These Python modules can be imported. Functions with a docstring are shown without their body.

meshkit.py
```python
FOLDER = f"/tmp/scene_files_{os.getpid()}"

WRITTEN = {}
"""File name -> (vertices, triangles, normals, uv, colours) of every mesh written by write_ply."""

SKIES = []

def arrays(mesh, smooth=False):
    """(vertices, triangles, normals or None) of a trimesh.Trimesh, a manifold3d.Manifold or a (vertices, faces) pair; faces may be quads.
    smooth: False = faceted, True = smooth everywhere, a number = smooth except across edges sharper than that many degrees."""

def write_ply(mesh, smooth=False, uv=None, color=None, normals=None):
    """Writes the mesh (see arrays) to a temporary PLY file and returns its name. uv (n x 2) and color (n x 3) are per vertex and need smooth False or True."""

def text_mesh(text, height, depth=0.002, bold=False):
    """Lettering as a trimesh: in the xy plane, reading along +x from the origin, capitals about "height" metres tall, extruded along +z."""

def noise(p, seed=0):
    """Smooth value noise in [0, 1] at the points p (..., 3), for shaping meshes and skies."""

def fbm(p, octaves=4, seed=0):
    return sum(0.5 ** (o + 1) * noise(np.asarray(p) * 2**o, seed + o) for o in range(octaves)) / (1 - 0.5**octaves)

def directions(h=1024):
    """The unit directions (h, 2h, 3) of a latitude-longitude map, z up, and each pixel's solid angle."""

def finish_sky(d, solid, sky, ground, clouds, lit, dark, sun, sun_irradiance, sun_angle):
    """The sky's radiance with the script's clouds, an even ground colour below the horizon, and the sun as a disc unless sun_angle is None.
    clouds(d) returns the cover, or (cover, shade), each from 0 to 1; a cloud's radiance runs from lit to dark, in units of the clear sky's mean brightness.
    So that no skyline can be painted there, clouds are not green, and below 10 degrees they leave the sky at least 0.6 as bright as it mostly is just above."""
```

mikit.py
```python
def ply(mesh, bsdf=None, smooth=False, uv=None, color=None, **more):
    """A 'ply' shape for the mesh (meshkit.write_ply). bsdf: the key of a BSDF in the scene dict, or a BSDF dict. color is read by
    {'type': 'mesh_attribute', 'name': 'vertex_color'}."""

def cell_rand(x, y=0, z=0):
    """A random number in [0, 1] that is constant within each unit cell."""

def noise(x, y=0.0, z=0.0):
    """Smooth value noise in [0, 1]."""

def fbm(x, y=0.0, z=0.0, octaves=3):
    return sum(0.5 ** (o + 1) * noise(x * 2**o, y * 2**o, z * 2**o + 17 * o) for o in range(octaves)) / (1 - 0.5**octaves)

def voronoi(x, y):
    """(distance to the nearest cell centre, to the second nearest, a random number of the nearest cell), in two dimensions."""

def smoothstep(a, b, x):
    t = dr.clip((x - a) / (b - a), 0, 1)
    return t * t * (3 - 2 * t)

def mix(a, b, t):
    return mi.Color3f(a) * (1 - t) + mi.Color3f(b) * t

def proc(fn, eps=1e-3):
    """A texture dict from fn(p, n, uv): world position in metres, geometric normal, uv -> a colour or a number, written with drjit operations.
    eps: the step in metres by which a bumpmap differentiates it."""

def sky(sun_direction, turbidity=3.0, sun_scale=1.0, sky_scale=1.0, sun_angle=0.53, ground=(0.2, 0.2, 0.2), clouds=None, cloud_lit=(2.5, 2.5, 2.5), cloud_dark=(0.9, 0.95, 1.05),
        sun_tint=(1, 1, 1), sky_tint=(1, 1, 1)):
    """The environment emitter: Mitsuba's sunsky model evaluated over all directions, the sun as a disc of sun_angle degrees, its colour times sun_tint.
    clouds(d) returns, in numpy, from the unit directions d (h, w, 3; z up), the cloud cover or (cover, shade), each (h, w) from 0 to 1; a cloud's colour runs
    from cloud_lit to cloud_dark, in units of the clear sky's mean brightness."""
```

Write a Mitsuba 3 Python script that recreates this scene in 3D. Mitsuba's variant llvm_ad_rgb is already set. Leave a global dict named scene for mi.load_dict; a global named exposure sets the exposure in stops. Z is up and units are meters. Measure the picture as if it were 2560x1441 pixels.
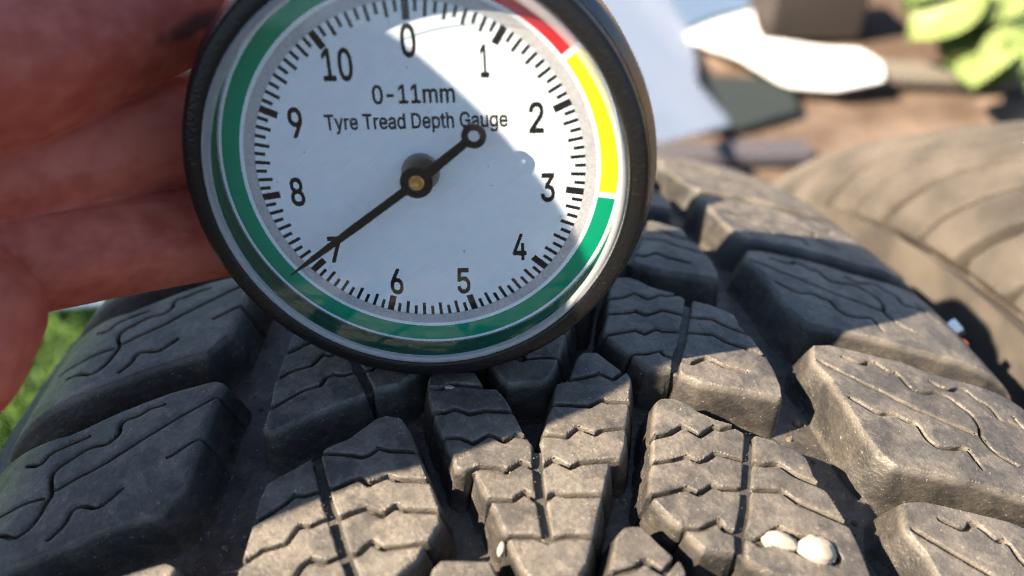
import math, json
import numpy as np, trimesh, mitsuba as mi, mikit, meshkit
import manifold3d as m3
import shapely, shapely.geometry as sg
from shapely.ops import unary_union
from scipy.spatial import Delaunay
import drjit as dr
from mikit import noise, fbm, smoothstep, mix, cell_rand, voronoi, proc

T = mi.ScalarTransform4f
rng = np.random.default_rng(7)
scene, labels = {}, {}

# ------------------------------------------------------------------ camera, sky, exposure
Z0 = 0.678                                             # camera height above the ground
PITCH = math.radians(40)
FWD = np.array([0, math.cos(PITCH), -math.sin(PITCH)])
scene['camera'] = dict(type='thinlens', fov=65.9, fov_axis='x', aperture_radius=0.00105, focus_distance=0.105, near_clip=0.004, far_clip=60.0,
    to_world=T().look_at(origin=[0, 0, Z0], target=[0, float(FWD[1]), Z0 + float(FWD[2])], up=[0, math.sin(PITCH), math.cos(PITCH)]))
SUN = np.array([-0.7152, -0.2745, 0.6428])
scene['sky'] = mikit.sky(SUN.tolist(), turbidity=3, sun_scale=1.0, sky_scale=0.46, sun_tint=(0.96, 1.0, 1.07), sky_tint=(0.90, 1.0, 1.08), ground=(0.07, 0.065, 0.05),
    clouds=lambda d: 0.5 * np.clip((meshkit.fbm(d * [2.2, 2.2, 4.0] + 3.7, 4) - 0.52) * 6, 0, 1), cloud_lit=(1.6, 1.6, 1.6), cloud_dark=(1.0, 1.05, 1.15))
exposure = 3.7

# ------------------------------------------------------------------ frames and helpers (bench millimetres -> metres)
# The gauge, the hand and the tyre were measured in millimetres along (right, ahead, up) from one datum Z0 above the ground.
def w3(p):
    return np.asarray(p, float) * 0.001 + [0, 0, Z0]

counts = {}
def key(name):
    n = counts.get(name, 0); counts[name] = n + 1
    return name if n == 0 else f'{name}_{n:03d}'

def tag(k, label, cat=None, group=None, kind=None):
    d = {'label': label}
    if cat: d['category'] = cat
    if group: d['group'] = group
    if kind: d['kind'] = kind
    labels[k] = d
    return k

def put(name, mesh, bsdf, smooth=False, parent=None, **more):
    k = key(parent + '__' + name if parent else name)
    scene[k] = mikit.ply(mesh, bsdf, smooth=smooth, **more)
    return k

def solid(v, f):
    return trimesh.Trimesh(np.asarray(v, float), np.asarray(f), process=False)

def join(ms):
    return trimesh.util.concatenate([m for m in ms])

def lathe(profile, n=160, close=False):
    """Revolve (r, z) round z; returns a mesh in millimetres."""
    p = np.asarray(profile, float); m = len(p); a = np.arange(n) * 2 * np.pi / n
    v = np.stack([p[:, 0][None] * np.cos(a)[:, None], p[:, 0][None] * np.sin(a)[:, None], np.broadcast_to(p[:, 1], (n, m))], -1).reshape(-1, 3)
    f = []
    for j in range(m if close else m - 1):
        j2 = (j + 1) % m
        i = np.arange(n); i2 = (i + 1) % n
        f.append(np.stack([i * m + j, i2 * m + j, i2 * m + j2, i * m + j2], 1))
    q = np.vstack(f)
    return solid(v, np.vstack([q[:, [0, 1, 2]], q[:, [0, 2, 3]]]))

def prism(poly, z0, z1):
    ms = []
    for g in getattr(poly, 'geoms', [poly]):
        m = trimesh.creation.extrude_polygon(g, z1 - z0, engine='earcut'); m.apply_translation([0, 0, z0]); ms.append(m)
    return join(ms)

# ------------------------------------------------------------------ materials
def mat(name, **kw):
    scene[name] = {'type': 'twosided', 'bsdf': {'type': 'principled', **kw}}
    return name

def rgb(*c):
    return {'type': 'rgb', 'value': list(c)}

def bumped(name, fn, scale, eps, **kw):
    scene[name] = {'type': 'twosided', 'bsdf': {'type': 'bumpmap', 'arbitrary': proc(fn, eps=eps), 'scale': scale, 'bsdf': {'type': 'principled', **kw}}}
    return name

def tread_depth(p):      # millimetres below the new tread surface, a property of the place on the tyre itself
    q = mi.Point3f(p) * 1000 - mi.Point3f(float(main.c[0]), float(main.c[1]), float(main.c[2] + 1000 * Z0))
    t = q.x * float(main.ax[0]) + q.y * float(main.ax[1]) + q.z * float(main.ax[2])
    r = dr.sqrt(dr.maximum(dr.squared_norm(q) - t * t, 0))
    e = dr.clip(dr.abs(t) - main.xs, 0, main.rs * 0.99)
    return main.rad - (t * t / (2 * main.rc) + main.rs - dr.sqrt(main.rs**2 - e * e)) - r

def rubber_color(p, n, uv):
    x, y, z = p.x * 1000, p.y * 1000, p.z * 1000
    a = fbm(x * 0.16, y * 0.16, z * 0.16, 4)
    b = fbm(x * 1.1 + 9, y * 1.1, z * 1.1, 3)
    g = noise(x * 6, y * 6, z * 6)
    dust = smoothstep(0.30, 0.72, a * 0.6 + b * 0.4)
    c = mix(mi.Color3f(0.066, 0.058, 0.051), mi.Color3f(0.162, 0.142, 0.118), dust * 0.7 + 0.14)
    c = c * (0.74 + 0.52 * g)
    g2 = noise(x * 2.7 + 3, y * 2.7, z * 2.7 + 8)
    c = c * (0.84 + 0.32 * g2)
    scuff = smoothstep(0.46, 0.60, fbm(x * 0.30 + 20, y * 0.30, z * 0.30, 3))
    c = mix(c, c * mi.Color3f(0.66, 0.68, 0.71), scuff)
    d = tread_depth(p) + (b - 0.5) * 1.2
    worn = 1 - smoothstep(0.35, 1.5, d)                       # scuffed running surface; walls cleaner, and painted darker for their shade
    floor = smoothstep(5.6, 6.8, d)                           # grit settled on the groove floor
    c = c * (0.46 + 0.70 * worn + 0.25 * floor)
    d0 = d - (b - 0.5) * 1.2
    rim = smoothstep(0.16, 0.34, d0) * (1 - smoothstep(0.6, 1.5, d0)) * smoothstep(0.3, 0.6, b + 0.15)
    c = mix(c, mi.Color3f(0.23, 0.195, 0.15), rim * 0.10)      # pale grit caught along the worn edges
    grain = smoothstep(0.80, 0.90, noise(x * 3.7 + 40, y * 3.7, z * 3.7)) * smoothstep(0.45, 0.7, b)
    return mix(c, mi.Color3f(0.32, 0.27, 0.20), grain * 0.7)

def rubber_rough(p, n, uv):
    x, y, z = p.x * 1000, p.y * 1000, p.z * 1000
    return fbm(x * 2.6, y * 2.6, z * 2.6, 3)

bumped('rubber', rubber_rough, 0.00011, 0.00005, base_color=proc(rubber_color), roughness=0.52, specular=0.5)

def rubber2_color(p, n, uv):
    x, y, z = p.x * 1000, p.y * 1000, p.z * 1000
    a = fbm(x * 0.06, y * 0.06, z * 0.06, 3)
    b = noise(x * 0.5, y * 0.5, z * 0.5)
    return mix(mi.Color3f(0.050, 0.044, 0.039), mi.Color3f(0.128, 0.108, 0.088), smoothstep(0.25, 0.75, a) * 0.8 + b * 0.2)
mat('dusty_rubber', base_color=proc(rubber2_color), roughness=0.8, specular=0.2)

def black_color(p, n, uv):
    x, y, z = p.x * 1000, p.y * 1000, p.z * 1000
    s = smoothstep(0.80, 0.92, noise(x * 2.4, y * 2.4 + 5, z * 2.4)) * 0.10
    return mix(mi.Color3f(0.010, 0.0095, 0.0095), mi.Color3f(0.2, 0.17, 0.13), s * 0.6)
bumped('black_plastic', lambda p, n, uv: noise(p.x * 3200, p.y * 3200, p.z * 3200), 0.00004, 0.00005, base_color=proc(black_color), roughness=0.26, specular=0.3)
mat('black_paint', base_color=rgb(0.008, 0.008, 0.008), roughness=0.4, specular=0.15)
mat('black_ink', base_color=rgb(0.010, 0.010, 0.011), roughness=0.6, specular=0.1)

def dial_color(p, n, uv):
    x, y, z = p.x * 1000, p.y * 1000, p.z * 1000
    s = noise((x + z) * 0.5, (x - z * 1.3) * 5, y)
    s2 = fbm(x * 0.8, z * 0.8, y, 3)
    return mi.Color3f(0.70, 0.785, 0.825) * (0.93 + 0.07 * s) * (0.96 + 0.08 * s2)
mat('dial_white', base_color=proc(dial_color), roughness=0.42, specular=0.4)
def gray_color(p, n, uv):
    x, z = p.x * 1000, p.z * 1000
    s = noise(x * 4.5, z * 4.5)
    return mi.Color3f(0.40, 0.41, 0.42) * (0.86 + 0.28 * s)
mat('grey_speckle', base_color=proc(gray_color), roughness=0.45, specular=0.4)
mat('green_ink', base_color=rgb(0.0, 0.26, 0.135), roughness=0.5, specular=0.1)
mat('yellow_ink', base_color=rgb(0.80, 0.68, 0.01), roughness=0.4, specular=0.35)
mat('red_ink', base_color=rgb(0.62, 0.02, 0.03), roughness=0.4, specular=0.35)
mat('brass', base_color=rgb(0.55, 0.36, 0.14), metallic=1.0, roughness=0.3)
mat('steel', base_color=rgb(0.30, 0.30, 0.28), metallic=1.0, roughness=0.42)
scene['window_plastic'] = {'type': 'thindielectric', 'int_ior': 1.38}
scene['frosted_plastic'] = {'type': 'blendbsdf', 'weight': 0.30, 'a': {'type': 'thindielectric', 'int_ior': 1.49},
    'b': {'type': 'twosided', 'bsdf': {'type': 'principled', 'base_color': rgb(0.75, 0.77, 0.78), 'roughness': 0.13, 'specular': 0.6}}}
scene['clear_plastic'] = {'type': 'thindielectric', 'int_ior': 1.6}

# ------------------------------------------------------------------ ground, far things (defined with the structure)
def soil_color(p, n, uv):
    a = fbm(p.x * 3.0, p.y * 3.0, 0.0, 4)
    b = fbm(p.x * 17, p.y * 17, 3.0, 3)
    soil = mix(mi.Color3f(0.095, 0.066, 0.050), mi.Color3f(0.245, 0.182, 0.140), smoothstep(0.3, 0.7, a * 0.55 + b * 0.45))
    green = mix(mi.Color3f(0.06, 0.12, 0.02), mi.Color3f(0.12, 0.22, 0.05), b)
    c = mix(soil, green, smoothstep(-0.25, -0.45, p.x + 0.25 * (a - 0.5)))
    return mix(c, mi.Color3f(0.035, 0.032, 0.029) * (0.7 + 0.6 * b), smoothstep(0.1, -0.3, p.y + 0.3 * (a - 0.5)))    # unseen near side painted dark to cut its reflection in the gauge
mat('soil', base_color=proc(soil_color), roughness=0.95, specular=0.1)
N = 121
gx = np.sign(np.linspace(-1, 1, N)) * np.abs(np.linspace(-1, 1, N)) ** 3 * 25
X, Y = np.meshgrid(gx, gx + 1.0, indexing='ij')
Zg = 0.03 * (meshkit.fbm(np.stack([X * 2.5, Y * 2.5, X * 0], -1), 3) - 0.6)
i = np.arange((N - 1) * (N - 1)); a = i // (N - 1) * N + i % (N - 1)
quads = np.stack([a, a + N, a + N + 1, a + 1], 1)
tag(put('ground', (np.stack([X, Y, Zg], -1).reshape(-1, 3), quads), 'soil', smooth=True), 'brown soil with grass at its left side', 'ground', kind='structure')

# ------------------------------------------------------------------ the tyres
RAD, PITCH_MM, NROW = 300.0, 29.0, 65
class Tyre:
    """Frame of one tyre: centre and axes in millimetres; surf() maps (s round the tread, t across it, h above it)."""
    def __init__(self, c, ax, e1, e2, rad=RAD, rc=300.0, xs=66.2, rs=15.9):
        self.c, self.ax, self.e1, self.e2 = (np.asarray(v, float) for v in (c, ax, e1, e2))
        self.rad, self.rc, self.xs, self.rs = rad, rc, xs, rs
    def drop(self, x):
        x = np.abs(x); e = np.clip(x - self.xs, 0, self.rs * 0.99)
        return x**2 / (2 * self.rc) + self.rs - np.sqrt(self.rs**2 - e**2)
    def surf(self, s, t, h):
        s, t, h = np.broadcast_arrays(*(np.asarray(v, float) for v in (s, t, h)))
        dd = (self.drop(t + 0.05) - self.drop(t - 0.05)) / 0.1
        nl = np.sqrt(1 + dd**2); r = self.rad - self.drop(t) + h / nl; th = s / self.rad; tt = t + h * dd / nl
        return self.c + self.ax * tt[..., None] + r[..., None] * (np.cos(th)[..., None] * self.e1 + np.sin(th)[..., None] * self.e2)
    def spin(self, s):
        axis = np.cross(self.e1, self.e2); c = w3(self.c)
        return T().translate(c.tolist()).rotate(axis.tolist(), math.degrees(s / self.rad)).translate((-c).tolist())
    def carcass(self, depth, inner, bulge, tm=81):
        t = np.linspace(-tm, tm, 65); P = []
        th = np.concatenate([np.linspace(-0.55, 1.0, 260), np.linspace(1.0, 2 * np.pi - 0.55, 130)[1:-1]])
        d = self.drop(t); dd = (self.drop(t + 0.05) - self.drop(t - 0.05)) / 0.1; nl = np.sqrt(1 + dd**2)
        x = t - depth * dd / nl; r = self.rad - d - depth / nl
        side = [(bulge * 0.985, -28), (bulge, -48), (bulge * 0.985, -66), (bulge * 0.92, -84), (bulge * 0.85, inner)]
        prof = [(-a, self.rad + b) for a, b in reversed(side)] + list(zip(x, r)) + [(a, self.rad + b) for a, b in side]
        prof = np.array(prof + [(bulge * 0.78, self.rad + inner), (-bulge * 0.78, self.rad + inner)])
        v = self.c + prof[None, :, :1] * self.ax + prof[None, :, 1:] * (np.cos(th)[:, None, None] * self.e1 + np.sin(th)[:, None, None] * self.e2)
        n, m = len(th), len(prof); i, j = np.meshgrid(np.arange(n), np.arange(m), indexing='ij'); i2, j2 = (i + 1) % n, (j + 1) % m
        q = np.stack([i * m + j, i2 * m + j, i2 * m + j2, i * m + j2], -1).reshape(-1, 4)
        return solid(w3(v.reshape(-1, 3)), np.vstack([q[:, [0, 1, 2]], q[:, [0, 2, 3]]]))

def chaikin(p, n=1):
    p = np.asarray(p, float)
    for _ in range(n):
        q = np.empty((2 * len(p), 2)); q[0], q[-1] = p[0], p[-1]
        q[1:-1:2] = 0.78 * p[:-1] + 0.22 * p[1:]; q[2::2] = 0.22 * p[:-1] + 0.78 * p[1:]
        p = q
    return p

def resample(ring, step):
    n = max(8, int(round(ring.length / step)))
    return shapely.get_coordinates(shapely.line_interpolate_point(ring, np.arange(n) / n * ring.length))

def rubber_piece(ty, poly, outline, depth, seed, fine=1.0, edge=0.22, draft=1.5, lump=0.08, top=0.0):
    """One piece of tread between sipes: rounded worn top edges, drafted outer walls; (s, t) in millimetres."""
    if poly.geom_type != 'Polygon' or poly.area < 0.8: return None
    poly = sg.Polygon(poly.exterior, [q for q in poly.interiors if sg.Polygon(q).area > 0.12])
    rings = []
    for q in [poly.exterior, *poly.interiors]:
        r = resample(q, 0.42 * fine)
        if sg.LinearRing(r).is_ccw != (len(rings) == 0): r = r[::-1]
        rings.append(r)
    ring = np.vstack(rings); pts = [ring]
    for d in (0.09, 0.24):
        q = poly.buffer(-d)
        for g in getattr(q, 'geoms', [q]):
            if g.geom_type == 'Polygon' and g.area > 0.05:
                for e in [g.exterior, *g.interiors]: pts.append(resample(e, 0.48 * fine))
    b = poly.bounds; st = 0.8 * fine
    G = np.stack(np.meshgrid(np.arange(b[0], b[2], st), np.arange(b[1], b[3], st), indexing='ij'), -1).reshape(-1, 2)
    G = G + np.random.default_rng(seed).uniform(-0.2, 0.2, G.shape) * st
    core = poly.buffer(-0.55)
    if not core.is_empty: pts.append(G[shapely.contains_xy(core, G[:, 0], G[:, 1])])
    p = np.vstack(pts); nr = len(ring)
    tri = Delaunay(p).simplices
    cen = p[tri].mean(1)
    tri = tri[shapely.contains_xy(poly.buffer(0.01), cen[:, 0], cen[:, 1])]
    u, v = p[tri[:, 1]] - p[tri[:, 0]], p[tri[:, 2]] - p[tri[:, 0]]
    cr = u[:, 0] * v[:, 1] - u[:, 1] * v[:, 0]
    tri = np.where(cr[:, None] < 0, tri[:, ::-1], tri)[np.abs(cr) > 1e-5]
    d = shapely.distance(poly.boundary, shapely.points(p)); d[:nr] = 0
    q3 = np.c_[p * 0.33, np.full(len(p), seed * 3.1)]
    e = edge * (0.6 + 1.1 * meshkit.noise(q3 * 2.2, 3))
    k = np.clip(1 - d / e, 0, 1)
    h = top - e * (1 - np.sqrt(np.maximum(1 - k**2, 0))) + lump * (meshkit.fbm(q3, 3, 5) - 0.5) * 2
    h -= 0.5 * np.clip(meshkit.noise(q3 * 3.0, 11) - 0.80, 0, 1)
    # walls
    nxt, prv, o = np.arange(nr) + 1, np.arange(nr) - 1, 0
    for r in rings: nxt[o + len(r) - 1] = o; prv[o] = o + len(r) - 1; o += len(r)
    nx = ring[nxt] - ring[prv]; nx = np.c_[nx[:, 1], -nx[:, 0]]; nx /= np.linalg.norm(nx, axis=1, keepdims=True) + 1e-9
    w = np.clip(1.5 - shapely.distance(outline.exterior, shapely.points(ring)) / 0.25, 0, 1)
    w = (w + w[nxt] + w[prv]) / 3
    S, H = [p], [h]; faces = [tri]; last = np.arange(nr); at = len(p)
    for lv in (0.12, 0.35, 0.7, 1.08):
        zz = h[:nr] * (1 - lv) + (-depth) * lv
        off = (draft * lv**0.8 * w + 0.10 * (meshkit.noise(np.c_[ring * 1.3, zz], seed) - 0.5) * lv)[:, None] * nx
        S.append(ring + off); H.append(zz); cur = at + np.arange(nr); at += nr
        l2, c2 = last[nxt], cur[nxt]
        faces += [np.stack([last, cur, l2], 1), np.stack([l2, cur, c2], 1)]; last = cur
    S = np.vstack(S); H = np.concatenate(H)
    f = np.vstack(faces)
    V = ty.surf(S[:, 0], S[:, 1], H)
    m = solid(w3(V), f)
    # outward facing
    c0 = V[f[0]]; nrm = np.cross(c0[1] - c0[0], c0[2] - c0[0])
    if nrm @ (V[0] - ty.c) < 0: m.faces = m.faces[:, ::-1]
    return m

# tread pattern of one pitch, read off the tyre: outlines, cross sipes, lengthwise grooves (s, t) in millimetres
BLOCKS = {
 'inner_left': dict(
  o=[[56.3,-24.3],[56.7,-22.9],[56.1,-21.1],[54,-20.1],[50.1,-19],[45.9,-17.7],[41.9,-16.5],[39.8,-16.4],[37.4,-17.9],[35.4,-19.2],[33.5,-21.5],[33,-24],[32.3,-25.5],[30.2,-31],[27.2,-38],[28,-39],[32.2,-38.6],[35.7,-38.7],[40.7,-38.1],[45.9,-37.6],[47.6,-37.2],[49.1,-34.9],[50.6,-32.4],[52.3,-30.3],[53.5,-27.6]],
  g=[[[53,-32.2],[50.5,-31.4],[47,-30.4],[43.6,-29.4],[41,-28.4],[37.5,-27.3],[34.1,-25.9],[31,-24.8]]],
  s=[[[51.5,-31.4],[51,-28.6],[50.7,-27.1],[50.1,-25.7],[50.5,-24.7],[51.4,-23.8],[50.7,-22.4],[50.1,-19],[50,-18]],[[42.1,-39.5],[42.5,-37.7],[43.5,-36],[44.6,-34.4],[45.6,-33.6],[45.3,-32.2],[45.7,-30.8],[45.9,-28.6],[46.5,-27.2],[47,-25.9],[45.8,-24.7],[46.1,-24.2],[46.8,-22.5],[46.1,-21.4],[45.6,-17.7],[45.5,-16.2]],[[36.6,-40],[37,-38.6],[38.6,-36.3],[39.1,-33.7],[40.2,-33.1],[41.2,-32.4],[40.9,-31.3],[41.6,-29.7],[41.6,-27.8],[42.2,-26.4],[42.6,-24.9],[41.4,-22.9],[42.5,-21.5],[41.8,-20.4],[41.2,-16.4],[41.1,-15]],[[31,-40],[31.7,-38],[34.3,-34.5],[34.7,-32.3],[36.1,-31.6],[36.7,-30.7],[36.1,-29.1],[36.7,-27.4],[36.7,-25.5],[38.1,-24.1],[37.1,-22.8],[37.2,-19.7],[37.5,-16.6]]]),
 'centre': dict(
  o=[[63.1,-17.3],[64,-16.3],[63.4,-11.1],[60.5,-10],[59.9,-8.3],[58,-7.3],[55.2,-6.4],[52.2,-5.6],[51.3,-5.1],[50.1,-4.8],[50,-3.5],[51.4,-3],[54.4,-2],[56.8,-0.9],[60.3,0],[60.9,1.9],[65.5,3.7],[66.5,4.6],[66.5,6.7],[64.3,8.1],[62.2,9.6],[62,10.1],[60.7,10.4],[56.4,9.2],[51.7,7.8],[49.1,7.1],[46.7,6],[46.3,4.6],[41.9,2.9],[39.1,1.8],[36.2,0.8],[33.4,-0.4],[32,-1.6],[31.8,-6.6],[33,-7.5],[37.2,-8.9],[40.4,-9.8],[42.4,-10.7],[46.3,-11.8],[47,-14.2],[49,-14.5],[52,-15.6],[56.3,-16.8],[59.6,-17.3],[61.3,-17.4]],
  g=[[[51.2,-4.1],[50.1,-4],[45.7,-4.4],[41.4,-4.5],[39,-4.4],[36.6,-4.3]]],
  s=[[[61.1,-18.9],[60.9,-16.8],[60.6,-15.8],[61.3,-14.1],[60.4,-10],[60.2,-8.2]],[[56.6,-18.2],[56.5,-16.9],[56.3,-15.4],[56.8,-14],[55.7,-12.2],[56.1,-10.1],[55.6,-6.6],[55.6,-5]],[[52.2,-17],[52.1,-15.8],[51.8,-13.5],[50.7,-12],[52,-9.9],[50.7,-8],[51.7,-6.5],[51.3,-5.7],[51,-4.2]],[[46.6,-15.2],[46.5,-13.1],[47,-11.3],[46.6,-8.8],[46,-8.2],[47.2,-6.3],[45.9,-4.4]],[[42.3,-12],[42.2,-10.6],[41.9,-7.7],[42.9,-6.3],[41.2,-4.5]],[[37.4,-10.4],[37.3,-9.1],[37,-5.8],[36.4,-4.3],[36.8,-1.9],[36.5,0.9],[36.4,2.2]],[[60.9,-0.4],[61,2],[61.6,5],[62.1,6.1],[60.8,7.9],[62.2,9.6],[63.6,11.3]],[[56.6,-2.4],[56.5,-0.9],[55.9,3.6],[57.1,5.7],[56.6,6.1],[56.4,9.1],[56.3,10.6]],[[51.2,-4.4],[51.4,-2.9],[50.8,-0.1],[52.3,1.6],[51,3.6],[51.7,4.7],[52,7.8],[52,9.4]],[[45.9,-4.5],[47.4,-2.3],[46,-0.3],[46.7,0.9],[46.8,5.8],[46.8,7.6]],[[41.2,-4.6],[42.5,-2.8],[42.1,-1.4],[41.9,2.9],[41.9,4.4]]]),
 'inner_right': dict(
  o=[[56.5,13],[57,13.8],[57,15.6],[56,17.1],[54.5,18.3],[53.3,20],[52.5,22.1],[51.5,23.1],[50.5,24.6],[49.4,27.1],[47.9,29.3],[46.9,30.5],[43.9,30.3],[41.2,31.2],[39.1,31.5],[37,31.9],[34,32],[30.7,31.8],[28.4,31.2],[31,20.3],[33.8,16.6],[34.2,13.2],[37,11.5],[39.5,9.6],[41.5,8.5],[46.2,10],[49.8,10.9],[54,12.1]],
  g=[[[54,25.4],[50.7,24.1],[46.4,22.5],[42.5,20.9],[39.2,19.7],[36.2,18.1],[33.3,17.2],[31.1,17.6]]],
  s=[[[50.1,9.8],[50.3,11.2],[50.8,13.3],[52,15.4],[50.3,17.3],[51.9,19.6],[51.4,20.4],[51.9,22.5],[50.7,24.1]],[[46.1,8.8],[46.3,10.4],[46.6,12.8],[47.1,14.5],[46.2,15.9],[46.4,16.8],[47.5,18.5],[47,19.8],[46.2,22.4],[45.6,24.4],[45.8,26.2],[44.1,27.8],[42.4,30.7],[41.5,31.9]],[[41.1,7],[41.3,8],[41.9,11.4],[42.4,13.2],[41.4,14.6],[42.7,16.6],[42.1,17.7],[42,20.6],[41.8,23.1],[41.7,25.2],[40,26.7],[37.5,31],[36.6,32.6]],[[37.2,9.4],[37.1,9.8],[36.8,13.7],[37.8,16],[36.7,16.2],[35.9,18],[34.9,19.9],[36.3,22.4],[34.6,24.4],[33.4,27.6]]]),
 'shoulder_right': dict(
  o=[[69.2,40.8],[69.5,43.6],[68.1,49.5],[66.9,54.7],[64.9,58.6],[63.6,64.3],[62.2,69.3],[61,75],[60.5,80.5],[39.5,80.5],[39.2,72],[40.6,64.6],[41.9,59.3],[43.9,53.1],[44.7,48.5],[45.8,42.7],[48,41.4],[51.5,40.8],[58,40.6],[62.1,40.4],[65.6,39.3]],
  g=[], s=[[[66.9,44.6],[65.3,47.2],[66.7,49.3],[64,50.8],[64.2,52.4],[60.8,52.6],[60.1,54.2],[60.6,57.6],[58.5,59.2],[56.5,60.4],[54.1,60.3],[52,59],[49.3,59.5],[47.2,61.9]],[[65.5,40.3],[62.7,43.2],[58.9,48.2],[56.5,51.3],[54.8,54.2],[52.6,58.3]],[[57.9,41.6],[54.9,44.5],[55.4,46.9],[53.8,48.5],[53.7,49.8],[50.9,49.8],[49.4,50.6],[49.3,53.2],[49.8,55.4],[47.8,55.5],[46.2,55.7]],[[62.9,57.2],[61.1,59.1],[62.4,62.6],[60.1,63.2],[59.2,64.4],[58.2,65],[55.7,64.8],[55.1,67.4]],[[57,68],[52,69],[50,74]]]),
 'shoulder_left': dict(
  o=[[66.9,-45.9],[64.5,-46.2],[61.2,-46.8],[57,-46.9],[52,-47.4],[49.5,-47.5],[47.9,-48.6],[45.6,-49.9],[45.4,-52.3],[44.9,-54.5],[44,-58.3],[42.7,-62],[41.2,-67.1],[40.3,-73],[40,-80.5],[60.5,-80.5],[61.4,-76],[61.6,-70],[61.7,-65.8],[64.7,-59.4],[66.7,-53.3],[67.7,-47.2]],
  g=[], s=[[[58,-70.4],[57.2,-68.3],[58.9,-67.6],[59.6,-66],[60.2,-64.4],[60.8,-62.9]],[[64.5,-53.7],[64.3,-55.4],[63,-57.1],[63,-58.4],[61.8,-59.1],[60.2,-58.6],[58.5,-59.8],[58.8,-62],[57.4,-63.8],[55.8,-65.7],[54.3,-65.9],[51.5,-64.6],[50,-65],[48.1,-65.2],[46.3,-66.1],[45.7,-67.5],[46.9,-69.5],[47.1,-71.5]],[[65.5,-45],[63.3,-48.2],[61.4,-51.1],[59.1,-54.1],[56.7,-57.1],[55.3,-58.8],[53.6,-62.1],[52.2,-64.2]],[[51.1,-65.6],[51.1,-67.5],[50.1,-70.9],[50.2,-74.2]],[[57,-46.9],[56.2,-48.5],[54.4,-50.7]],[[50.4,-55.5],[49,-56.6],[47.9,-57.9],[48.9,-60.2],[48.4,-61.1],[46.4,-61.3],[44.6,-62.6]]]),
}
PIT = [[35.1,19.3],[35.9,21],[36.9,23],[35.6,25],[35.5,27],[34.5,28.6],[32.6,29.3],[31.6,28.5],[32.3,26.7],[33.3,24.3],[34.6,22.2],[34.4,19.7]]

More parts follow.
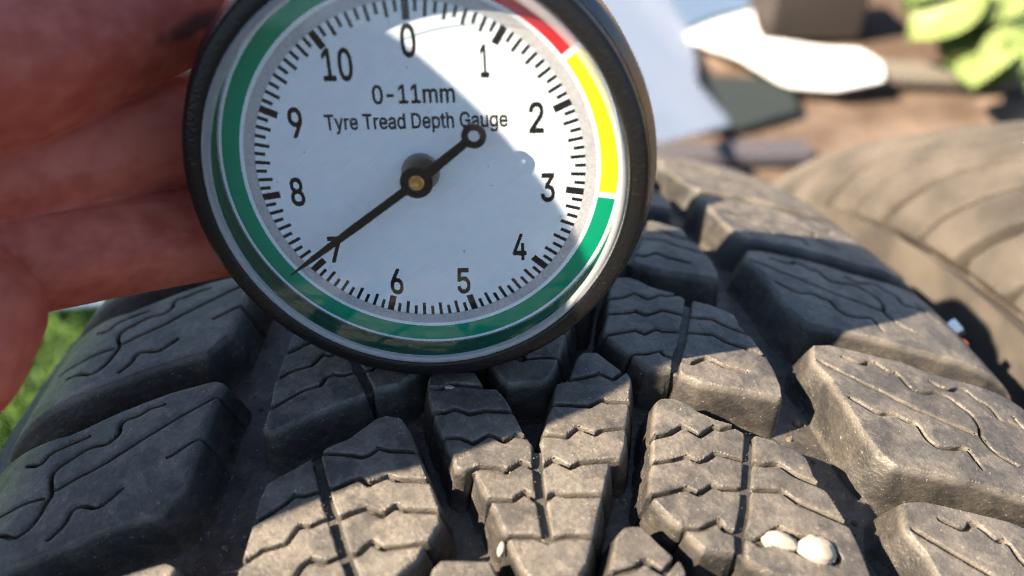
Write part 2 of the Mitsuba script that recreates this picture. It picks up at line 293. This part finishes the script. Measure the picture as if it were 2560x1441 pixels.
main = Tyre([-4.2783, 59.9693, -378.423], [0.9949, 0.0932, -0.039], [0.053, -0.1527, 0.9868], [-0.086, 0.9839, 0.1569])
DEPTH = 7.1
tag('car_tyre', 'dusty black winter tyre with zigzag sipes, standing upright under the gauge', 'tyre')
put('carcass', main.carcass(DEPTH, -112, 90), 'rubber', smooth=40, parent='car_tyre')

def shoulder(name): return name.startswith('shoulder')
variants = []
for var in range(3):
    row = []
    for bi, (name, b) in enumerate(BLOCKS.items()):
        out = sg.Polygon(b['o']).buffer(0)
        out = out.buffer(0.2).buffer(-0.4).buffer(0.2)
        half = 0.30 if shoulder(name) else 0.32
        r2 = np.random.default_rng(100 * var + bi)
        cuts = []
        for q in b['s']:
            q = chaikin(np.array(q) + (r2.uniform(-0.15, 0.15, (len(q), 2)) if var else 0), int(shoulder(name)))
            cuts.append(sg.LineString(q).buffer(half, cap_style='round'))
        cuts += [sg.LineString(q).buffer(0.62) for q in b['g']]
        if name == 'inner_right' and var == 0: cuts.append(sg.Polygon(PIT).buffer(0.1))
        rest = out.difference(unary_union(cuts)).buffer(-0.10).buffer(0.10)
        pieces = []
        for gi, g in enumerate(sorted(getattr(rest, 'geoms', [rest]), key=lambda g: -g.area)):
            fine = 1.0 if var < 2 else 1.4
            m = rubber_piece(main, g, out, DEPTH, 13 * bi + gi + 101 * var, fine=fine, draft=1.8 if shoulder(name) else 1.5, top=-0.12 * r2.random())
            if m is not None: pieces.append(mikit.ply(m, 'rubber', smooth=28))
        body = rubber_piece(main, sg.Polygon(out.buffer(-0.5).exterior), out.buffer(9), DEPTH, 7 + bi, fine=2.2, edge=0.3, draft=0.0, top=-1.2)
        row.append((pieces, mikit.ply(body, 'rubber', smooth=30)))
    variants.append(row)
for k in range(-4, 9):
    var = {0: 0, 1: 1, -1: 1}.get(k, 2)
    for pieces, body in variants[var]:
        bk = key('car_tyre__tread_block')
        mv = main.spin(k * PITCH_MM)
        scene[bk] = {**body, 'to_world': mv}
        for q in pieces:
            scene[key(bk + '__rubber_piece')] = {**q, 'to_world': mv}

# the second tyre, beside and beyond: curved slanting lugs, dustier
other = Tyre([189.566, 76.45, -378.0], [0.9982, 0.0467, -0.0372], [0.0371, 0.0017, 0.9993], [-0.0467, 0.9989, 0.0], rad=299.0, rc=330.0, xs=66.0, rs=27.0)
tag('car_tyre_001', 'sun-bleached tan tyre with slanting curved grooves, standing right behind the first tyre', 'tyre')
put('carcass', other.carcass(6.5, -112, 99, 92), 'dusty_rubber', smooth=40, parent='car_tyre_001')
P2 = 40.0
def lug(t0, t1, s0, width, bend):
    t = np.linspace(t0, t1, 26); s = bend * ((t - t0) / (t1 - t0))**2 + s0
    return sg.Polygon(np.vstack([np.c_[s, t], np.c_[s + width, t][::-1]]))
lugs = []
for sgn in (-1, 1):
    for (t0, t1, s0, wd, bend) in ((15, 91.0, 0, 15.6, 46), (15, 91.0, 17.8, 17.4, 46)):
        lugs.append(lug(sgn * t0, sgn * t1, s0 + (9 if sgn > 0 else 0), wd, bend).buffer(-0.8).buffer(0.8))
for sgn in (-1, 1):
    lugs.append(sg.Polygon([(0, sgn * 1.5), (38.5, sgn * 1.5), (38.5, sgn * 12.5), (0, sgn * 12.5)]))
lugp = [mikit.ply(rubber_piece(other, g, g, 6.0, 31 + gi, fine=2.2, edge=0.7, draft=0.8), 'dusty_rubber', smooth=38) for gi, g in enumerate(lugs)]
for k in range(-4, 8):
    for q in lugp:
        scene[key('car_tyre_001__tread_block')] = {**q, 'to_world': other.spin(k * P2)}

# ------------------------------------------------------------------ the depth gauge
GC = np.array([-11.1326, 82.5519, -50.876])
GX, GY, GN = np.array([0.999, -0.0243, 0.0363]), np.array([-0.031, 0.1906, 0.9812]), np.array([-0.0308, -0.9814, 0.1897])
def gauge_mesh(m):
    m = m.copy(); v = np.asarray(m.vertices)
    m.vertices = w3(GC + v[:, :1] * GX + v[:, 1:2] * GY + v[:, 2:] * GN)
    return m
G = tag('depth_gauge', 'round black dial gauge with a white face and coloured bands, standing on the tread', 'gauge')
def gput(name, m, bsdf, smooth=False, parent=G): return put(name, gauge_mesh(m), bsdf, smooth, parent)
gput('housing', lathe([(0, -11.5), (24, -11.5), (27.2, -10.8), (28.2, -9.6), (28.5, -8), (28.55, -0.4), (28.4, 0.3), (27.7, 1.9), (27.45, 2.6), (25.3, 2.6), (25.0, 0.0), (24.9, -0.5), (0, -0.5)], 200), 'black_plastic', 30)
gput('bezel', lathe([(24.85, 1.6), (24.85, 4.1), (25.0, 4.4), (25.35, 4.55), (26.5, 4.5), (26.95, 4.3), (27.2, 3.85), (27.45, 2.5), (26.5, 1.6)], 200, True), 'black_plastic', 60)
D = gput('dial', lathe([(0, -0.35), (24.35, -0.35), (24.35, 0.0), (0, 0.0)], 180, False), 'dial_white', 30)
def sector(r0, r1, a0, a1):
    a = np.radians(np.linspace(a0, a1, max(3, int(abs(a1 - a0) / 1.5))))
    return sg.Polygon(np.vstack([np.c_[r1 * np.sin(a), r1 * np.cos(a)], np.c_[r0 * np.sin(a), r0 * np.cos(a)][::-1]]))
gput('speckled_band', prism(sector(20.0, 21.35, 0, 359.99), -0.1, 0.06), 'grey_speckle', parent=D)
gput('green_band', prism(sector(21.85, 23.95, 99.4, 352), -0.1, 0.08), 'green_ink', parent=D)
gput('yellow_band', prism(sector(21.85, 23.95, 53.6, 97.6), -0.1, 0.08), 'yellow_ink', parent=D)
gput('red_band', prism(sector(21.85, 23.95, -4, 51.5), -0.1, 0.08), 'red_ink', parent=D)
ticks = []
for i in range(110):
    a = math.radians(i * 360 / 110); r0, w = (17.85, 0.42) if i % 10 == 0 else (18.25, 0.2) if i % 2 == 0 else (18.75, 0.2)
    q = sg.box(-w, r0, w, 20.02) if i % 10 == 0 else sg.box(-w, r0, w, 20.02)
    m = prism(q, -0.1, 0.1); m.apply_transform(trimesh.transformations.rotation_matrix(-a, [0, 0, 1])); ticks.append(m)
gput('tick_marks', join(ticks), 'black_ink', parent=D)
def text(s, x0, x1, y0, h, bold):
    m = meshkit.text_mesh(s, h, 0.2, bold); b = m.bounds
    v = np.array(m.vertices); v[:, 0] = x0 + (v[:, 0] - b[0, 0]) / (b[1, 0] - b[0, 0]) * (x1 - x0); v[:, 1] += y0; v[:, 2] -= 0.1
    m.vertices = v; return m
for i in range(11):
    a = math.radians(i * 360 / 11); cx, cy = 15.62 * math.sin(a), 15.62 * math.cos(a)
    if i == 10: cx += 0.1
    w = 1.72 if i not in (1, 10) else (1.0 if i == 1 else 3.5)
    gput('numeral', text(str(i), cx - w / 2, cx + w / 2, cy - 1.75, 3.5, True), 'black_ink', parent=D)
gput('lettering', text('0-11mm', -4.75, 4.85, 8.55, 2.1, True), 'black_ink', parent=D)
gput('lettering', text('Tyre Tread Depth Gauge', -10.75, 10.85, 5.55, 1.78, True), 'black_ink', parent=D)
sp = []
for i in range(26):
    a_, r_ = rng.uniform(0, 6.28), 19 * math.sqrt(rng.random())
    m = trimesh.creation.cylinder(rng.uniform(0.03, 0.08), 0.2, sections=7); m.apply_scale([1, rng.uniform(0.5, 2.2), 1]); m.apply_translation([r_ * math.cos(a_), r_ * math.sin(a_), 0.0]); sp.append(m)
gput('dust_specks', join(sp), 'black_ink', parent=D)
# pointer: tapering blade, eyed tail, hub with a brass pin over a steel washer
W_ = lathe([(0.55, 0.02), (2.3, 0.02), (2.35, 0.5), (2.2, 0.75), (0.8, 0.75), (0.55, 0.4)], 64, True); W_.apply_translation([0.12, 0.15, 0])
gput('washer', W_, 'steel', 30)
ap = math.atan2(-17.12, -12.18); at_ = math.atan2(7.05, 5.49)
def pol(r, a, off): return (r * math.sin(a) + off * math.cos(a), r * math.cos(a) - off * math.sin(a))
blade = sg.Polygon([pol(0, ap, 0.50), pol(10, ap, 0.50), pol(17, ap, 0.34), pol(20.95, ap, 0.05), pol(20.95, ap, -0.05), pol(17, ap, -0.34), pol(10, ap, -0.50), pol(0, ap, -0.50)])
tail = sg.Polygon([pol(0, at_, 0.62), pol(8.2, at_, 0.50), pol(8.2, at_, -0.50), pol(0, at_, -0.62)])
eye = sg.Point(pol(8.95, at_, 0)).buffer(1.45, 32)
needle = unary_union([blade, tail, eye, sg.Point(0, 0).buffer(1.95, 32)]).buffer(0.15).buffer(-0.15).difference(sg.Point(pol(8.95, at_, 0)).buffer(0.68, 24))
PN = gput('pointer', prism(needle, 3.2, 3.45), 'black_paint')
gput('hub_pin', lathe([(0, 0.7), (0.5, 0.7), (0.5, 3.1), (0.95, 3.46), (0.95, 3.62), (0.85, 3.72), (0.6, 3.72), (0.45, 3.56), (0, 3.52)], 40), 'brass', 30, parent=PN)
# clear cover: solid moulded rim and a thin front pane
CV = gput('clear_cover', lathe([(0.0, 4.55), (10, 4.55), (23.62, 4.55)], 160), 'window_plastic', False)
gput('cover_wall', lathe([(24.3, 0.12), (24.2, 1.6), (24.1, 3.0), (24.0, 4.4)], 240), 'clear_plastic', 50, parent=CV)
gput('cover_lip', lathe([(24.72, 3.6), (24.75, 4.55), (24.62, 4.85), (24.4, 5.03), (24.15, 5.08), (23.9, 5.02), (23.72, 4.85), (23.63, 4.6)], 240), 'frosted_plastic', 60, parent=CV)
# measuring foot under the case and the probe that goes down into the groove
foot = trimesh.creation.cylinder(3.0, 5.0, sections=40); foot.apply_transform(trimesh.transformations.rotation_matrix(math.pi / 2, [1, 0, 0])); foot.apply_translation([0, -29, -6.5])
probe = trimesh.creation.cylinder(0.9, 8.0, sections=24); probe.apply_transform(trimesh.transformations.rotation_matrix(math.pi / 2, [1, 0, 0])); probe.apply_translation([0, -33.5, -6.5])
gput('foot', foot, 'black_plastic', 40); gput('probe', probe, 'steel', 40)

# ------------------------------------------------------------------ the hand
def skin_color(p, n, uv):
    x, y, z = p.x * 1000, p.y * 1000, p.z * 1000
    a = fbm(x * 0.07, y * 0.07, z * 0.07, 3); b = fbm(x * 0.5, y * 0.5 + 4, z * 0.5, 3)
    c = mix(mi.Color3f(0.40, 0.068, 0.040), mi.Color3f(0.56, 0.145, 0.090), smoothstep(0.3, 0.7, a * 0.6 + b * 0.4))
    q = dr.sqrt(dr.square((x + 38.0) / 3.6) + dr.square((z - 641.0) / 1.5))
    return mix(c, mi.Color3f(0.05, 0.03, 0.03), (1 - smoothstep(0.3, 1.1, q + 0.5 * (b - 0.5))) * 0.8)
def skin_bump(p, n, uv):
    x, y, z = p.x * 1000, p.y * 1000, p.z * 1000
    u = x * 0.9 + z * 0.45                                     # along the fingers
    fine = fbm(x * 1.5, y * 1.5, z * 1.5, 3)
    fold = dr.abs(2 * noise(u * 0.55 + 0.6 * noise(x * 0.5, y * 0.5, z * 0.5), y * 0.12, z * 0.10) - 1)
    return 0.6 * fine + 0.22 * smoothstep(0.0, 0.4, fold)
bumped('skin', skin_bump, 0.00016, 0.0001, base_color=proc(skin_color), roughness=0.5, specular=0.4)
def cam(x, y, z):      # (right, down, ahead along a 40 degree slope) in millimetres -> bench millimetres
    s, c = math.sin(PITCH), math.cos(PITCH)
    return np.array([x, -s * y + c * z, -c * y - s * z])
def mk(x, y, z, r): return (cam(x, y, z), r)
HAND = json.loads('''[[[-86.0,-34.0,44.0,18],[-72.0,-27.0,60.0,10],[-65.4,-20.4,76.0,10],[-55.7,-24.2,86.0,8.8],[-43.0,-35.2,100.0,7.2],[-27.2,-46.0,112.0,6]],[[-86.0,-28.0,44.0,19],[-71.0,-22.0,62.0,10.3],[-66.6,-8.9,76.0,9],[-59.6,-12.4,92.0,7.2],[-47.2,-20.7,106.0,8],[-34.1,-25.3,116.0,7.5]],[[-71.0,-20.0,62.0,11],[-67.4,-1.2,77.0,8],[-57.4,-3.4,93.0,6.8],[-44.5,-7.0,106.0,6.6],[-32.9,-9.4,116.0,6]],[[-90.0,-24.0,46.0,20],[-69.0,-9.0,70.0,7],[-61.2,-0.8,80.0,8],[-56.1,2.9,82.0,7],[-55.7,8.5,80.0,5.5],[-60.0,14.6,78.0,5]],[[-82.0,-34.0,43.0,17],[-64.0,-23.0,49.5,5]],[[-84.0,-43.0,41.0,17],[-68.0,-37.0,46.0,6.2]],[[-90.0,-29.0,43.0,19],[-130.0,-25.0,34.0,27],[-240.0,-4.0,5.0,32]],[[-92.0,-32.0,43.0,18],[-132.0,-44.0,52.0,30],[-240.0,-30.0,15.0,36]]]''')
def ball(c, r): return m3.Manifold.sphere(r, 28).translate(tuple(c))
parts = []
for ch in HAND:  # out-of-view palm and forearm chains are shaped for the shade they cast
    j = [mk(*q) for q in ch]
    for (a, ra), (b, rb) in zip(j[:-1], j[1:]): parts.append(m3.Manifold.batch_hull([ball(a, ra), ball(b, rb)]))
hand = m3.Manifold.batch_boolean(parts, m3.OpType.Add).refine_to_length(1.6).to_mesh()
hm = trimesh.Trimesh(hand.vert_properties[:, :3], hand.tri_verts, process=True)
trimesh.smoothing.filter_taubin(hm, 0.5, 0.52, iterations=30)
v = np.array(hm.vertices); nrm = np.array(hm.vertex_normals)
hm.vertices = w3(v + nrm * (0.5 * (meshkit.fbm(v * 0.12, 3, 9) - 0.5))[:, None])
tag(put('hand', hm, 'skin', smooth=True), 'bare hand in shadow, fingers closed behind the gauge from the left', 'hand')

# ------------------------------------------------------------------ small things on the tread
def stone_color(p, n, uv): return mi.Color3f(0.50, 0.45, 0.38) * (0.55 + 0.3 * fbm(p.x * 1500, p.y * 1500, p.z * 1500, 3))
mat('pale_stone', base_color=proc(stone_color), roughness=0.8, specular=0.2)
mat('sand', base_color=rgb(0.36, 0.30, 0.22), roughness=0.9, specular=0.1)
def stone(s, t, h, a, b, c, rot, seed):
    m = trimesh.creation.icosphere(3, 1.0); v = np.array(m.vertices)
    v *= (1 + 0.6 * (meshkit.fbm(v * 1.3 + seed * 7, 3, seed) - 0.5))[:, None]; v *= [a, b, c]
    cr, sr = math.cos(rot), math.sin(rot); v[:, :2] = v[:, :2] @ np.array([[cr, sr], [-sr, cr]])
    m.vertices = w3(main.surf(s + v[:, 0], t + v[:, 1], h + v[:, 2])); return m
tag(put('pebble', stone(35.0, 22.7, -0.6, 1.25, 1.95, 1.3, 0.35, 1), 'pale_stone', True), 'flat cream pebble wedged in a sipe, left of the larger one', 'pebble')
tag(put('pebble', stone(33.7, 26.5, -0.35, 1.75, 2.15, 1.6, 0.30, 2), 'pale_stone', True), 'larger cream pebble wedged in the tread, right of the other', 'pebble')
tag(put('pebble', stone(36.6, -9.6, -1.6, 0.9, 0.42, 0.5, 0.3, 3), 'pale_stone', True), 'tiny white chip of stone on the left wall of the centre block', 'pebble')
tag(put('pebble', stone(60.7, -14.6, -0.1, 0.35, 0.7, 0.35, 0.2, 4), 'pale_stone', True), 'tiny grey chip in a shaded sipe just below the gauge', 'pebble')
ico = trimesh.creation.icosphere(0, 1.0); GV, GF = [], []
allo = [sg.Polygon(b['o']) for b in BLOCKS.values()]
ng = 2600
ss, tq = rng.uniform(26, 90, ng), rng.uniform(-60, 76, ng)
for i in range(ng):
    loc = (ss[i] - 27.0) % PITCH_MM + 27.0
    on = any(o.contains(sg.Point(loc + d, tq[i])) for o in allo for d in (0, PITCH_MM))
    r = 0.035 + 0.06 * rng.random()**4
    GV.append(main.surf(ss[i], tq[i], (-0.05 if on else -DEPTH) + 0.0) + ico.vertices * r * rng.uniform(0.6, 1.3, 3)); GF.append(ico.faces + 12 * i)
tag(put('sand_grains', (w3(np.vstack(GV)), np.vstack(GF)), 'sand'), 'fine pale sand scattered over the tread', 'sand', kind='stuff')

mat('grit_stone', base_color=proc(lambda p, n, uv: mix(mi.Color3f(0.05, 0.045, 0.04), mi.Color3f(0.22, 0.18, 0.13), noise(p.x * 900, p.y * 900, p.z * 900))), roughness=0.9, specular=0.1)
GV, GF, n = [], [], 0; r3 = np.random.default_rng(21); ico1 = trimesh.creation.icosphere(1, 1.0)
while n < 420:
    s_, t_ = r3.uniform(26, 95), r3.uniform(-58, 72); loc = (s_ - 27.0) % PITCH_MM + 27.0
    if any(o.buffer(1.2).contains(sg.Point(loc + d, t_)) for o in allo for d in (0, PITCH_MM)): continue
    r = 0.12 + 0.38 * r3.random()**3
    GV.append(main.surf(s_, t_, -DEPTH + 0.3 * r) + ico1.vertices * (r * r3.uniform(0.6, 1.2, (1, 3))) * (1 + 0.35 * (r3.random((42, 1)) - 0.5))); GF.append(ico1.faces + 42 * n); n += 1
tag(put('grit', (w3(np.vstack(GV)), np.vstack(GF)), 'grit_stone'), 'dark brown grit lying in the tread grooves', 'grit', kind='stuff')
mat('bright_metal', base_color=rgb(0.72, 0.76, 0.82), metallic=1.0, roughness=0.28)
nut = trimesh.creation.cylinder(1.25, 1.6, sections=6).subdivide().subdivide()
nut.vertices = w3(main.surf(85.5 + nut.vertices[:, 0], 76.5 + nut.vertices[:, 1], 0.7 + nut.vertices[:, 2]))
tag(put('metal_nut', nut, 'bright_metal', 30), 'tiny shiny metal nut on the shaded right shoulder of the front tyre', 'nut')
mat('rust', base_color=rgb(0.30, 0.10, 0.04), roughness=0.8)
tag(put('rust_flake', stone(82.0, 77.0, 0.1, 1.6, 0.7, 0.4, 0.4, 9), 'rust', True), 'rust orange flake on the right shoulder of the front tyre, below the nut', 'flake')

# ------------------------------------------------------------------ things on the ground, far out of focus
def paper_color(p, n, uv): return mi.Color3f(0.86, 0.86, 0.86) * (0.95 + 0.1 * fbm(p.x * 20, p.y * 20, 0, 2))
scene['white_sheet'] = {'type': 'twosided', 'bsdf': {'type': 'principled', 'base_color': proc(paper_color), 'roughness': 0.6, 'specular': 0.3}}
def sheet(poly, z0, seed, amp=0.02, thick=0.004, tilt=(0, 0)):
    g = sg.Polygon(poly); p = np.array(g.exterior.coords)[:-1]
    b = g.bounds; st = 0.02
    Q = np.stack(np.meshgrid(np.arange(b[0], b[2], st), np.arange(b[1], b[3], st), indexing='ij'), -1).reshape(-1, 2)
    q = np.vstack([resample(g.exterior, 0.02), Q[shapely.contains_xy(g.buffer(-0.008), Q[:, 0], Q[:, 1])]])
    tri = Delaunay(q).simplices; c = q[tri].mean(1); tri = tri[shapely.contains_xy(g, c[:, 0], c[:, 1])]
    z = z0 + amp * (meshkit.fbm(np.c_[q * 3, np.full(len(q), seed)], 2) - 0.5) + (q - q.mean(0)) @ np.array(tilt)
    n = len(q); v = np.vstack([np.c_[q, z], np.c_[q, z - thick]])
    u, w = q[tri[:, 1]] - q[tri[:, 0]], q[tri[:, 2]] - q[tri[:, 0]]; tri = np.where((u[:, 0] * w[:, 1] - u[:, 1] * w[:, 0])[:, None] < 0, tri[:, ::-1], tri)
    m = len(resample(g.exterior, 0.02)); i = np.arange(m); i2 = (i + 1) % m
    return solid(v, np.vstack([tri, tri[:, ::-1] + n, np.stack([i, i + n, i2], 1), np.stack([i2, i + n, i2 + n], 1)]))
mat('shade_blue_paper', base_color=rgb(0.16, 0.24, 0.32), roughness=0.6, specular=0.2)  # white paper in shade, its blue grey tone put into the colour
def sheet_key(poly, z0, seed, label, cat, bsdf='white_sheet', **k):
    name = {'board': 'leaning_board'}.get(cat, 'paper_sheet' if cat == 'paper' else cat.replace(' ', '_'))
    return tag(put(name, sheet(poly, z0, seed, **k), bsdf, smooth=50), label, cat)
# white sheet set up as a board, tilted from the sun to shade its face
BP = np.array([(.383, 1.238), (.326, 1.306), (.362, 1.48), (.385, 1.70), (.385, 2.1), (-.05, 2.1), (-.05, .75), (.042, .604), (.175, .854)])
bm = sheet(BP, 0.0, 2, amp=0.006)
bv = np.array(bm.vertices); bv[:, 2] += 0.012 + 0.83 * (0.385 - bv[:, 0]) - 0.02 * (bv[:, 1] - 1.3); bm.vertices = bv
tag(put('leaning_board', bm, 'white_sheet', smooth=50), 'large white sheet tilted like a board into its own shade, behind the gauge', 'board')
sheet_key([(.355, 1.60), (.44, 1.68), (.53, 1.73), (.505, 1.545), (.60, 1.505), (.685, 1.50), (.700, 1.42), (.672, 1.335), (.585, 1.315), (.50, 1.345), (.445, 1.43), (.39, 1.53)], 0.035, 5, 'glaring white sheet of paper lying in full sun', 'paper', amp=0.07)
mat('ground_shade', base_color=rgb(0.028, 0.036, 0.037), roughness=0.8, specular=0.2)  # shade on the ground, laid down as a dark sheet
sheet_key([(.328, 1.42), (.52, 1.40), (.507, 1.268), (.391, 1.205), (.20, 1.205)], 0.022, 8, 'dark flat sheet standing in for shade on the ground below the white sheets', 'shade_patch', 'ground_shade', amp=0.02, thick=0.002)
mat('shade_blue', base_color=rgb(0.10, 0.15, 0.23), roughness=0.5, specular=0.3)  # bluish shade on the white sheet, painted as its colour
sheet_key([(.37, 1.64), (.38, 2.15), (.66, 2.12), (.60, 1.80), (.46, 1.73)], 0.025, 14, 'white sheet with bluish shade painted in, behind the sunlit paper, at the top edge', 'plastic sheet', 'shade_blue', amp=0.03)
mat('shade_grey', base_color=rgb(0.085, 0.080, 0.092), roughness=0.8, specular=0.2)  # tone of shaded soil, painted on an added strip
mat('dark_card', base_color=rgb(0.045, 0.038, 0.034), roughness=0.75, specular=0.3)
mat('old_wood', base_color=rgb(0.17, 0.15, 0.125), roughness=0.85, specular=0.2)
def rbox(size, r=0.004):
    h = np.array(size) / 2 - r
    hull = m3.Manifold.batch_hull([m3.Manifold.sphere(r, 12).translate((a * h[0], b * h[1], c * h[2])) for a in (-1, 1) for b in (-1, 1) for c in (-1, 1)]).to_mesh()
    return trimesh.Trimesh(hull.vert_properties[:, :3], hull.tri_verts)
def place(m, x, y, z, rz=0, rx=0):
    m = m.copy(); m.apply_transform(trimesh.transformations.euler_matrix(math.radians(rx), 0, math.radians(rz))); m.apply_translation([x, y, z]); return m
tag(put('plank', place(rbox((0.30, 0.05, 0.02)), 0.33, 1.115, 0.025, 3), 'shade_grey', 40), 'grey strip added in place of shaded soil between the two tyres', 'plank')
tag(put('plank', place(rbox((0.30, 0.07, 0.02)), 0.83, 1.41, 0.025, -4), 'old_wood', 40), 'pale weathered plank on the soil below the green plant', 'plank')
tag(put('storage_box', place(rbox((0.20, 0.16, 0.13), 0.008), 0.635, 1.70, 0.065, 3), 'dark_card', 40), 'dark grey box standing behind the sunlit paper', 'box')
sheet_key([(-.66, .75), (-.50, .82), (-.47, .725), (-.62, .712)], 0.05, 11, 'paper sheet with blue grey shade put into its colour, in the grass left of the tyre', 'paper', 'shade_blue_paper', amp=0.02)

# plant: big lime leaves on thin stems, each leaf a part
def leaf_color(p, n, uv): return mix(mi.Color3f(0.14, 0.20, 0.05), mi.Color3f(0.27, 0.32, 0.12), fbm(p.x * 22, p.y * 22, p.z * 22, 2))
scene['leaf'] = {'type': 'twosided', 'bsdf': {'type': 'principled', 'base_color': proc(leaf_color), 'roughness': 0.5, 'specular': 0.4}}
scene['young_leaf'] = {'type': 'twosided', 'bsdf': {'type': 'principled', 'base_color': rgb(0.08, 0.13, 0.03), 'roughness': 0.5, 'specular': 0.4}}
mat('stem', base_color=rgb(0.14, 0.17, 0.05), roughness=0.7)
PL = tag('leafy_plant', 'low lime green plant with broad rounded leaves, sunlit at the upper right', 'plant')
LEAVES = [[0.776,1.45,0.114],[0.856,1.5,0.118],[0.854,1.4,0.104],[0.935,1.45,0.107],[0.836,1.28,0.064],[0.8,1.25,0.048],[0.912,1.35,0.08],[0.786,1.4,0.089],[0.769,1.5,0.126],[0.87,1.27,0.053],[0.875,1.36,0.076],[0.975,1.5,0.126],[0.905,1.513,0.109],[1.102,1.623,0.034],[1.042,1.72,0.036],[1.157,1.724,0.048],[0.94,1.551,0.049],[0.913,1.675,0.091],[0.898,1.667,0.04],[0.932,1.521,0.04],[1.017,1.685,0.058],[0.93,1.399,0.05],[1.023,1.62,0.04],[0.86,1.609,0.04],[1.094,1.678,0.088],[1.089,1.601,0.04],[1.049,1.601,0.114],[1.069,1.632,0.109],[1.018,1.716,0.09],[0.876,1.649,0.04],[1.073,1.54,0.04],[1.013,1.525,0.04],[0.80,1.512,0.133],[1.09,1.592,0.06],[0.981,1.624,0.058],[0.949,1.543,0.04],[1.002,1.508,0.04],[1.093,1.748,0.052],[1.11,1.672,0.087],[0.946,1.622,0.071],[1.145,1.683,0.071],[0.844,1.581,0.111],[0.836,1.5,0.145],[1.152,1.714,0.092],[0.986,1.69,0.099],[1.049,1.538,0.04],[0.86,1.35,0.03],[0.90,1.38,0.05],[0.885,1.32,0.03],[0.925,1.42,0.06],[0.95,1.45,0.05],[0.85,1.41,0.03],[0.84,1.52,0.10],[0.88,1.56,0.12],[0.80,1.60,0.10]]
base = np.array([1.02, 1.60, 0.0])
def leaf(p, L, yaw, tiltx):
    u = np.linspace(0, 1, 9); half = 0.42 * L * np.sin(np.pi * u**0.8) ** 0.8
    rows = [np.c_[u * L, half * k, 0.10 * L * (1 - (2 * u - 1)**2) + 0.12 * L * abs(k)] for k in (-1, -0.5, 0, 0.5, 1)]
    v = np.stack(rows, 1).reshape(-1, 3); f = []
    for a in range(8):
        for b in range(4): f.append([a * 5 + b, a * 5 + 5 + b, a * 5 + 6 + b, a * 5 + 1 + b])
    m = trimesh.Trimesh(*trimesh.remesh.subdivide(v, np.vstack([np.array(f)[:, [0, 1, 2]], np.array(f)[:, [0, 2, 3]]])), process=False)
    m.apply_translation([-L / 2, 0, 0]); m.apply_transform(trimesh.transformations.euler_matrix(tiltx, 0.55 + 0.3 * math.sin(yaw * 9), yaw)); m.apply_translation(p); return m
stems = []
def tube(a, b, r):
    m = trimesh.creation.cylinder(r, segment=[a, b], sections=7); return m
for li, p in enumerate(LEAVES):
    p = np.array(p) + [0, 0, 0.05]
    put('leaf', leaf(p, rng.uniform(0.10, 0.15), rng.uniform(2.2, 5.0), rng.uniform(-0.6, 0.6)), 'leaf' if li % 3 else 'young_leaf', True, parent=PL)
    mid = (p + base) / 2 + [0, 0, 0.04]; put('stem', join([tube(base, mid, 0.003), tube(mid, p, 0.0025)]), 'stem', 40, parent=PL)

# grass beside the tyre
def blade(x, y, h, yaw, lean):
    c, s = math.cos(yaw), math.sin(yaw); w = 0.0028
    pts = []
    for u in (0, 0.4, 0.75, 1.0):
        ww = w * (1 - u**1.5); ox = lean * u * u * h
        for k in (-1, 1): pts.append([x + c * ox - s * ww * k, y + s * ox + c * ww * k, u * h * (1 - 0.3 * abs(lean) * u)])
    return np.array(pts)
BF = np.array([[0, 2, 1], [1, 2, 3], [2, 4, 3], [3, 4, 5], [4, 6, 5]]); gv, gf = [], []
n = 0
while n < 9000:
    x, y = rng.uniform(-1.3, -0.24), rng.uniform(0.35, 1.6)
    if sg.Polygon([(-.66, .75), (-.50, .82), (-.47, .725), (-.62, .712)]).contains(sg.Point(x, y)): continue
    gv.append(blade(x, y, rng.uniform(0.03, 0.075), rng.uniform(0, 6.28), rng.uniform(-0.8, 0.8))); gf.append(BF + 8 * n); n += 1
def grass_color(p, n, uv): return mix(mi.Color3f(0.03, 0.075, 0.015), mi.Color3f(0.09, 0.155, 0.040), noise(p.x * 60, p.y * 60, 0))
scene['grass_blade'] = {'type': 'twosided', 'bsdf': {'type': 'principled', 'base_color': proc(grass_color), 'roughness': 0.55, 'specular': 0.3}}
tag(put('grass', (np.vstack(gv), np.vstack(gf)), 'grass_blade'), 'bright green grass left of the tyre', 'grass', kind='stuff')
